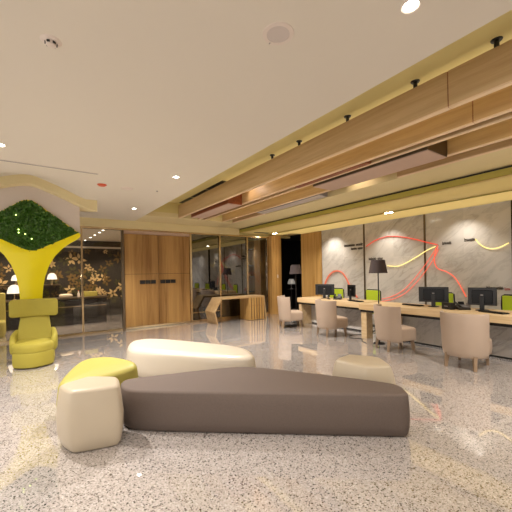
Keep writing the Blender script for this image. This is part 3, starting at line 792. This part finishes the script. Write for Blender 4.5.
# ---------------------------------------------------------------- green task chairs behind the counters
def task_chair(loc, rz, label):
    t = thing('task_chair', loc, label, 'office chair', 'green office chairs behind the counters', rz)   # faces local -X
    b = MB().box(.20, .225, -.225, .225, .55, .985).build('backrest', M['greenmesh'], t, bevel=.01)
    fr = MB()
    pts = [(.222,-.235,.55),(.222,-.245,.8),(.225,-.235,.975),(.225,-.19,1.0),(.225,.19,1.0),(.225,.235,.975),(.222,.245,.8),(.222,.235,.55),(.222,0,.535)]
    fr.tube(pts+[pts[0]], .014, 8).build('back_frame', M['black'], t, smooth=True)
    MB().tube(smoothpath([(.225,0,.54),(.26,0,.45),(.18,0,.40),(.0,0,.40)]), .02, 8).build('spine', M['black'], t, smooth=True)
    soft_block([(-.24,-.22),(.2,-.24),(.2,.24),(-.24,.22)], .09, edge=.03, bulge=.005, foot=.01).build('seat', M['greenmesh'], t, smooth=True).location = (0,0,.41)
    MB().lathe([(.025,.09),(.025,.41)], n=14).build('gas_post', M['grey'], t, smooth=True)
    for k in range(5):
        a = k*1.2566; c, s = math.cos(a), math.sin(a)
        lg = MB().tube([(0,0,.10),(.15*c,.15*s,.09),(.29*c,.29*s,.065)], [.022,.018,.014], 8).build('star_leg', M['black'], t, smooth=True)
        MB().lathe([(0,-.03),(.02,-.028),(.028,0),(.02,.028),(0,.03)], (.29*c,.29*s,.03), 12).build('castor', M['black'], lg, smooth=True)
    return t
tc = task_chair((7.02, 5.16, 0), rad(-8), 'green backed office chair right of the bronze strip behind the far counter')
for loc, rz, lab in (((7.02, 6.33, 0), rad(8), 'green backed office chair behind the far telephone below the orange arch'),
                     ((7.02, 3.42, 0), rad(-4), 'green backed office chair half hidden behind the left monitor of the near counter'),
                     ((6.98, 2.12, 0), rad(-6), 'green backed office chair at the right edge behind the near counter')):
    dup(tc, loc, rz, lab)

# ---------------------------------------------------------------- guest chairs
def guest_chair(loc, rz, label):
    t = thing('guest_chair', loc, label, 'chair', 'beige leather guest chairs at the counter', rz)   # faces local +X
    nA, nH = 26, 12
    def shell_ring(z, f, thick):
        o = []
        A = rad(80)
        for i in range(nA+1):
            a = math.pi-A+2*A*i/nA
            o.append((.325*math.cos(a)*f-.025*(z-.2)/.63, .335*se(math.sin(a), .8)*f, z))
        for i in range(nA, -1, -1):
            a = math.pi-A+2*A*i/nA
            o.append(((.325-thick)*math.cos(a)*f-.025*(z-.2)/.63, (.335-thick)*se(math.sin(a), .8)*f, z))
        return o
    rings = []
    for z, f, th in ((.18,.89,.05),(.19,.92,.06),(.25,.95,.06),(.40,.975,.06),(.55,.985,.055),(.70,1.0,.05),(.80,1.005,.048),(.825,1.0,.044),(.835,.992,.03)):
        rings.append(shell_ring(z, f, th))
    MB().rings(rings).build('backrest', M['beigelea'], t, smooth=True, sharp=50)
    s = soft_block([(-.22,-.28),(.31,-.27),(.31,.27),(-.22,.28)], .235, q=.1, bulge=.008, edge=.045, foot=.012, dome=.012)
    s.build('seat', M['beigelea'], t, smooth=True).location = (0,0,.195)
    for sx, sy in ((1,1),(1,-1),(-1,1),(-1,-1)):
        x0, y0 = (.24 if sx > 0 else -.225), .185*sy
        MB().tube([(x0,y0,.215),(x0+.03*sx,y0+.012*sy,0)], [.038,.026], 4).build('leg', M['legwood'], t)
    return t
gc = guest_chair((5.48, 2.24, 0), rad(3), 'beige leather guest chair nearest the camera, in front of the near counter')
for loc, rz, lab in (((5.62, 3.54, 0), rad(-24), 'beige leather guest chair beside the standing lamp at the gap between counters'),
                     ((5.72, 5.21, 0), rad(-13), 'beige leather guest chair in front of the far counter and wide monitor'),
                     ((5.78, 6.74, 0), rad(-27), 'beige leather guest chair seen from the side at the far left end of the counter')):
    dup(gc, loc, rz, lab)

# ---------------------------------------------------------------- standing lamps
def floor_lamp(loc, label):
    t = thing('floor_lamp', loc, label, 'floor lamp', 'dark shaded standing lamps')
    MB().lathe([(0,0),(.11,0),(.11,.012),(.02,.022),(0,.022)], n=32).build('base', M['black'], t, smooth=True)
    MB().lathe([(.012,.02),(.012,1.50)], n=12).build('pole', M['black'], t, smooth=True)
    MB().lathe([(.185,1.445),(.135,1.715),(.131,1.715),(.181,1.445)], n=36).build('shade', M['shade'], t, smooth=True)
    MB().box(-.13,.13,-.004,.004,1.70,1.708).box(-.004,.004,-.13,.13,1.70,1.708).build('spider', M['black'], t)
    MB().lathe([(0,1.50),(.03,1.53),(.035,1.57),(.02,1.61),(0,1.62)], n=16).build('bulb', M['lampglow'], t, smooth=True)
    lamp('shade_lamp', 'POINT', (loc[0], loc[1], 1.57), 4, (1,.75,.5), .04)
floor_lamp((5.80, 3.985, 0), 'dark shaded standing lamp behind the chair at the gap between the counters')
floor_lamp((6.40, 7.19, 0), 'dark shaded standing lamp at the far end of the counters by the black doorway')
# white lamp inside the dark doorway
t = thing('side_table', (8.45, 9.75, 0), 'small black table standing inside the dark doorway', 'table')
MB().lathe([(0,.80),(.22,.80),(.22,.825),(0,.825)], n=28).build('top', M['black'], t); MB().lathe([(.03,.02),(.03,.80)], n=12).build('stem', M['black'], t); MB().lathe([(0,0),(.16,0),(.16,.02),(0,.02)], n=24).build('base', M['black'], t)
t = thing('table_lamp', (8.45, 9.75, .825), 'white table lamp glowing inside the dark doorway', 'table lamp')
MB().lathe([(0,0),(.06,0),(.06,.02),(.015,.04),(.015,.22)], n=20).build('base', M['grey'], t, smooth=True)
MB().lathe([(.15,.2),(.145,.28),(.09,.40),(.085,.40)], n=24).build('shade', M['lampdim'], t, smooth=True)
lamp('doorway_lamp', 'POINT', (8.3, 9.5, 1.2), 1.5, (1,.85,.7), .05)

# ---------------------------------------------------------------- faceted oak desk by the glass
t = thing('reception_desk', (5.2, 8.7, 0), 'faceted oak desk with a bent side panel in front of the glass', 'desk')
def DX(pts): return [(x-5.2, z) for x, z in pts]
Y0, Y1 = -.30, .30
MB().prismy(DX([(4.50,.715),(4.53,.765),(6.12,.765),(6.07,.715)]), Y0, Y1).build('desktop', M['oakdesk'], t, bevel=.003)
MB().prismy(DX([(4.53,.765),(4.285,.36),(4.335,.36),(4.565,.735)]), Y0, Y1).build('upper_side', M['oakdesk'], t, bevel=.003)
MB().prismy(DX([(4.285,.36),(4.375,0),(4.42,0),(4.335,.36)]), Y0, Y1).build('lower_side', M['oakdesk'], t, bevel=.003)
MB().prismy(DX([(6.12,.765),(6.20,0),(6.155,0),(6.07,.75)]), Y0, Y1).build('end_panel', M['oakdesk'], t, bevel=.003)
cab = MB().prismy(DX([(5.52,.01),(6.13,.01),(6.065,.715),(5.52,.715)]), Y0+.02, Y1-.05).build('cabinet', M['oakz'], t)
MB().prismy(DX([(5.56,.03),(6.12,.03),(6.06,.70),(5.56,.70)]), Y0+.012, Y0+.03).build('slat_backing', M['black'], cab)
for k in range(6):
    x = 5.52+k*.1
    MB().prismy(DX([(x,.012),(x+.066,.012),(x+.066-.012*(k>4),.712),(x,.712)]), Y0-.012, Y0+.022).build('slat', M['oakz'], cab)
MB().prismy(DX([(5.53,.46),(6.08,.46),(6.08,.466),(5.53,.466)]), Y0-.0125, Y0+.02).build('seam', M['redwood'], cab)

# ---------------------------------------------------------------- lounge blocks
o = thing('bench', (1.7, 2.66, 0), 'long low dark brown fabric bench with a wedge plan, in the foreground', 'bench')
BP = [(.70,3.30),(.79,3.65),(2.12,3.24),(2.72,2.25),(2.93,1.86),(2.76,1.60)]
BP = [(.70,3.30),(.77,3.66),(2.12,3.24),(2.95,1.84),(2.76,1.61)]
q = lambda P, c: [(x-c[0], y-c[1]) for x, y in P]
soft_block(q([(.675,3.30),(.735,3.69),(1.42,3.50),(2.05,3.30),(2.55,2.48),(2.91,1.84),(2.73,1.615),(2.52,1.79),(1.6,2.545)], (1.7,2.7)), .392, q=.16, bulge=.022, edge=.025, foot=.03, dome=.0).build('upholstery', M['brownfab'], o, smooth=True)
MB().prismz(q([(.85,3.28),(.87,3.52),(1.95,3.2),(2.72,1.9),(2.65,1.82)], (1.7,2.7)), 0, .03).build('plinth', M['black'], o)
o = thing('bench', (1.95, 4.6, 0), 'long low ivory leather bench lying behind the dark brown bench', 'bench')
soft_block(q([(1.10,4.98),(1.28,5.62),(1.55,5.68),(1.82,5.46),(2.60,4.08),(2.40,3.50),(2.2,3.58),(1.7,4.26)], (1.95,4.6)), .405, q=.2, bulge=.03, edge=.08, foot=.02, dome=.004).build('upholstery', M['whitelea'], o, smooth=True)
MB().prismz(q([(1.28,4.98),(1.4,5.42),(1.7,5.4),(2.5,4.1),(2.42,3.75)], (1.95,4.6)), 0, .03).build('plinth', M['black'], o)
o = thing('pouf', (.405, 3.27, 0), 'tall cream leather pouf with bulging sides at the left end of the dark bench', 'pouf')
soft_block(q([(.16,3.46),(.235,3.185),(.615,3.085),(.665,3.40),(.42,3.60)], (.42,3.36)), .535, q=.12, bulge=.03, edge=.035, foot=.035, dome=.004, taper=.012).build('upholstery', M['creamlea'], o, smooth=True)
MB().prismz(q([(.24,3.44),(.28,3.24),(.56,3.17),(.6,3.38),(.42,3.5)], (.42,3.36)), 0, .03).build('plinth', M['black'], o)
o = thing('pouf', (.53, 3.95, 0), 'lime yellow leather wedge pouf behind the tall cream pouf', 'pouf')
zt = lambda p: max(.38, min(.54, .485+.22*(p.y+.0)+.10*p.x))
soft_block(q([(.20,3.74),(.70,3.72),(1.02,3.74),(1.03,3.90),(.78,4.20),(.50,4.25)], (.62,3.95)), .54, q=.2, bulge=.03, edge=.06, foot=.03, ztop=zt, dome=.015).build('upholstery', M['lime'], o, smooth=True)
MB().prismz(q([(.36,3.82),(.92,3.82),(.74,4.1),(.54,4.12)], (.62,3.95)), 0, .03).build('plinth', M['black'], o)
o = thing('pouf', (3.14, 2.37, 0), 'low cream pouf standing behind the right end of the dark bench', 'pouf')
soft_block(q([(2.93,2.60),(3.30,2.68),(3.50,2.32),(3.25,1.98),(2.98,2.16)], (3.2,2.35)), .462, q=.11, bulge=.03, edge=.035, foot=.03, dome=.006, taper=.03).build('upholstery', M['creamlea'], o, smooth=True)
MB().prismz(q([(3.02,2.52),(3.26,2.58),(3.4,2.3),(3.22,2.1),(3.06,2.24)], (3.2,2.35)), 0, .03).build('plinth', M['black'], o)

# ---------------------------------------------------------------- chartreuse armchair
o = thing('armchair', (-.03, 6.74, 0), 'chartreuse swivel armchair with a wide wing headrest in front of the yellow column', 'armchair', rz=rad(-4))
def arcplan(w, yf, yb, bow, n=12):
    P = []
    for i in range(n+1):
        x = -w/2+w*i/n; P.append((x, yf-bow*(1-(2*x/w)**2)))
    return P+[(w/2, yb), (w*.3, yb+.06), (-w*.3, yb+.06), (-w/2, yb)]
soft_block(arcplan(.59, -.20, .26, .175), .245, q=.25, bulge=.004, edge=.014, foot=.04, dome=0).build('base', M['chart'], o, smooth=True).location = (0,0,.012)
MB().prismz([(.22*math.cos(a*.2618), .22*math.sin(a*.2618)) for a in range(24)], 0, .02).build('swivel_plate', M['black'], o)
soft_block(arcplan(.59, -.20, .22, .175), .15, q=.25, bulge=.004, edge=.05, foot=.006, dome=.02).build('seat_cushion', M['chart'], o, smooth=True).location = (0,0,.257)
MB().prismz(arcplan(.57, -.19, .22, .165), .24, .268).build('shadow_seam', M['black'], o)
for sx in (-1, 1):                       # low sloping arms that grow out of the back
    rings = []
    for k in range(11):
        t_ = k/10; y = .30-.44*t_; x = sx*(.262+.035*math.sin(t_*2.6)); top_ = .575-.085*t_-.05*t_**4
        w_ = .058*(1-.25*t_); e_ = 1. if k < 10 else .75
        rings.append([(x+w_*e_*se(math.cos(a), .6), y, .22+(top_-.22)*(.5+.5*e_*se(math.sin(a), .55))) for a in [j*math.pi/8 for j in range(16)]])
    MB().rings(rings).build('armrest', M['chart'], o, smooth=True, sharp=80)
rings = []                               # broad back, narrowing upwards
for k in range(13):
    t_ = k/12; z = .26+.62*t_; w_ = .30-.095*t_**.75; y = .18+.12*t_; th_ = .06-.018*t_
    rings.append([(w_*se(math.cos(a), .4), y+th_*se(math.sin(a), .6)-.05*abs(math.cos(a))*(1-t_*.7), z) for a in [2*math.pi*j/28 for j in range(28)]])
MB().rings(rings).build('backrest', M['chart'], o, smooth=True, sharp=80)
# wide headrest board, wrapping forward a little at the ends
hb = []
for (cx_, cz_) in ((1,1),(-1,1),(-1,-1),(1,-1)):
    for k in range(6):
        a = math.atan2(cz_, cx_)-math.pi/4+k*math.pi/10
        hb.append((cx_*.30+.055*math.cos(a), cz_*.10+.055*math.sin(a)))
def dense(P, n=3):
    o_ = []
    for i in range(len(P)):
        a, b = P[i], P[(i+1)%len(P)]
        m_ = 14 if math.dist(a, b) > .3 else (5 if math.dist(a, b) > .1 else 1)
        o_ += [(a[0]+(b[0]-a[0])*q_/m_, a[1]+(b[1]-a[1])*q_/m_) for q_ in range(m_)]
    return o_
hb = dense(hb); rings = []
for d_, sc in ((-.050,.0),(-.050,.5),(-.050,.9),(-.045,.965),(-.03,.99),(0,1.),(.03,.99),(.045,.965),(.050,.9),(.05,.5),(.05,.0)):
    f_ = max(sc, .02)
    rings.append([(x*(f_ if sc < .9 else 1-(1-sc)*.35), .26+d_-.13*(x*(f_ if sc < .9 else 1)/.355)**2, .955+z*(f_ if sc < .9 else sc)) for x, z in hb])
MB().rings(rings).build('headrest', M['chart'], o, smooth=True, sharp=80)

# ---------------------------------------------------------------- room behind the glass on the left
t = thing('bar_counter', (-1.2, 11.65, 0), 'long black bar counter behind the left glass front', 'bar counter')
MB().box(-3.0, 3.15, -.30, .30, .80, .84).build('top', M['steeldk'], t, bevel=.004)
MB().box(-2.95, 3.1, -.26, .26, 0, .80).build('front', M['blackgloss'], t)
MB().box(-2.95, 3.1, -.275, -.26, .55, .57).build('rail', M['steel'], t)
mur = thing('floral_mural', (-1.5, 12.97, .9), 'dark wall mural of large gold flower petals behind the bar', 'mural')
MB().box(-1.0, 5.25, -.008, .0297, -.55, 1.6).build('board', M['mural'], mur)
pm = {k: MB() for k in ('petal', 'petald', 'leafart')}
rr = random.Random(11)
for k in range(170):
    cx_, cz_ = rr.uniform(-.6, 5.0), rr.uniform(-.4, 1.52); s = rr.uniform(.08, .24); n_ = rr.choice((4,5,5,6)); a0 = rr.uniform(0, 6.28)
    mb = pm[rr.choice(('petal','petald','petald','leafart','leafart'))]
    y_ = -.012-rr.random()*.03
    for i in range(n_):
        a = a0+6.283*i/n_+rr.uniform(-.2,.2); L = s*rr.uniform(.7,1.1); w_ = s*.2
        P = []
        for j in range(12):
            q_ = j/6 if j <= 6 else (12-j)/6
            u, v = L*(.14+.86*q_), w_*math.sin(math.pi*q_**.8)*(1 if j <= 6 else -1)
            x, z = cx_+u*math.cos(a)-v*math.sin(a), cz_+u*math.sin(a)+v*math.cos(a)
            P.append((max(-.9,min(5.2,x)), max(-.85,min(1.58,z))))
        mb.add([(x, y_-.002*i, z) for x, z in P], [tuple(range(12))])
pm['petal'].build('gold_petals', M['petal'], mur); pm['petald'].build('bronze_petals', M['petald'], mur); pm['leafart'].build('olive_petals', M['leafart'], mur)
def table_lamp(loc, label, s=1.):
    t = thing('table_lamp', loc, label, 'table lamp', 'glowing lamps behind the left glass')
    MB().lathe([(0,0),(.07*s,0),(.07*s,.015*s),(.014*s,.03*s),(.014*s,.2*s)], n=20).build('base', M['steel'], t, smooth=True)
    MB().lathe([(.15*s,.17*s),(.15*s,.2*s),(.12*s,.32*s),(.06*s,.38*s),(0,.39*s)], n=24).build('shade', M['lampglow'], t, smooth=True)
    lamp('table_lamp_light', 'POINT', (loc[0], loc[1]-.25*s, loc[2]+.25*s), 3, (1,.8,.55), .05)
table_lamp((-.50, 11.6, .84), 'white glowing dome lamp behind glass left of the yellow trunk', 1.15)
table_lamp((.46, 12.5, 1.25), 'white glowing lamp seen behind glass right of the yellow trunk', .95)
table_lamp((-.49, 12.5, 1.25), 'small glowing lamp above the dome lamp left of the yellow trunk', .85)
t = thing('wall_shelf', (0, 12.6, 1.2), 'dark shelf on the mural wall carrying two glowing lamps', 'shelf')
MB().box(-1.2, .7, -.2, .3, 0, .05).build('board', M['steeldk'], t); MB().box(-1.1, -1.06, .2, .35, -.1, .0).build('bracket', M['black'], t); MB().box(.56, .6, .2, .35, -.1, .0).build('bracket', M['black'], t)
tag(MB().box(1.28, 1.66, 11.5, 11.75, .841, 1.0).build('storage_box', M['lime'], bevel=.012), 'olive yellow box standing on the black bar counter', 'box')
tag(soft_block([(.62,11.5),(.95,11.5),(.95,11.75),(.62,11.75)], .11, edge=.04).build('towel', M['creamlea'], smooth=True), 'folded cream towel lying on the black bar counter', 'towel').location = (0,0,.841)
t = thing('bottle', (1.13, 11.6, .841), 'small pale bottle on the bar left of the olive box', 'bottle')
MB().lathe([(0,0),(.035,0),(.035,.1),(.015,.15),(.015,.19)], n=16).build('body', M['plasticw'], t, smooth=True); MB().lathe([(.017,.185),(.017,.21),(0,.21)], n=12).build('cap', M['orangepl'], t)
TRK = [(1.557, 9.6), (1.547, 10.15), (1.523, 10.85), (1.50, 11.6), (1.457, 12.55)]
for k in range(5):
    x, y = TRK[4-k]
    t = thing('track_spot', (x, y, 2.779), 'white spot lamp %s on the ceiling behind the left glass' % ('farthest from the glass', 'second farthest from the glass', 'in the middle of the row', 'second nearest to the glass', 'nearest to the glass')[k], 'ceiling light', 'row of spot lamps behind the glass')
    MB().lathe([(0,-.03),(.036,-.03),(.04,0),(0,0)], n=20).build('housing', M['plasticw'], t); MB().lathe([(0,-.036),(.03,-.036),(.03,-.028),(0,-.028)], n=20).build('lens', M['track'], t)
t = thing('shelf_unit', (6.62, 9.9, 0), 'dark shelf unit with an oak side panel behind the last glass pane', 'shelf unit')
MB().box(-.5, .62, .28, .30, 0, 2.6).build('back_panel', M['black'], t)
MB().box(.02, .30, -.2, .27, 0, 2.7).build('side_panel', M['oakz'], t)
MB().box(-.5, -.47, -.2, .28, 0, 2.6).build('upright', M['black'], t)
for z in (.8, 1.35, 1.75, 2.35): MB().box(-.5, .02, -.18, .28, z, z+.025).build('shelf', M['darkwall'], t)
for k, (x, z, h) in enumerate(((6.38, 1.775, .12), (6.45, 1.375, .1), (6.30, 2.375, .1))):
    tag(MB().box(x-.09, x+.09, 9.8, 9.95, z+.0005, z+h).build('storage_box', M['creamlea'], bevel=.008), ('pale box on the second shelf from the top, behind the last glass pane', 'pale box on the third shelf from the top, behind the last glass pane', 'pale box on the top shelf behind the last glass pane')[k], 'box', 'pale boxes on the dark shelf unit')
lamp('shelf_lamp', 'SPOT', (6.4, 9.55, 2.7), 12, DW, .04, aim=(0,.25,-1), spot=90, blend=.8)
# green lounge chair glimpsed left of the armchair, behind the glass
t = thing('lounge_chair', (-.95, 10.4, 0), 'olive green lounge chair behind the glass at the left edge', 'chair')
soft_block([(-.3,-.3),(.3,-.3),(.3,.3),(-.3,.3)], .4, edge=.04).build('seat', M['lime'], t, smooth=True)
MB().box(-.3, .3, .24, .34, .1, 1.1).build('backrest', M['lime'], t, bevel=.03)
# cables on the floor under the near counter
tag(MB().tube(smoothpath([(5.6,4.15,.006),(5.72,4.35,.006),(5.9,4.5,.006),(5.8,4.72,.006),(6.05,4.9,.006),(6.35,4.75,.006)]), .006, 6).build('cable', M['black'], smooth=True), 'thin black cable looping on the floor near the gap between counters', 'cable')
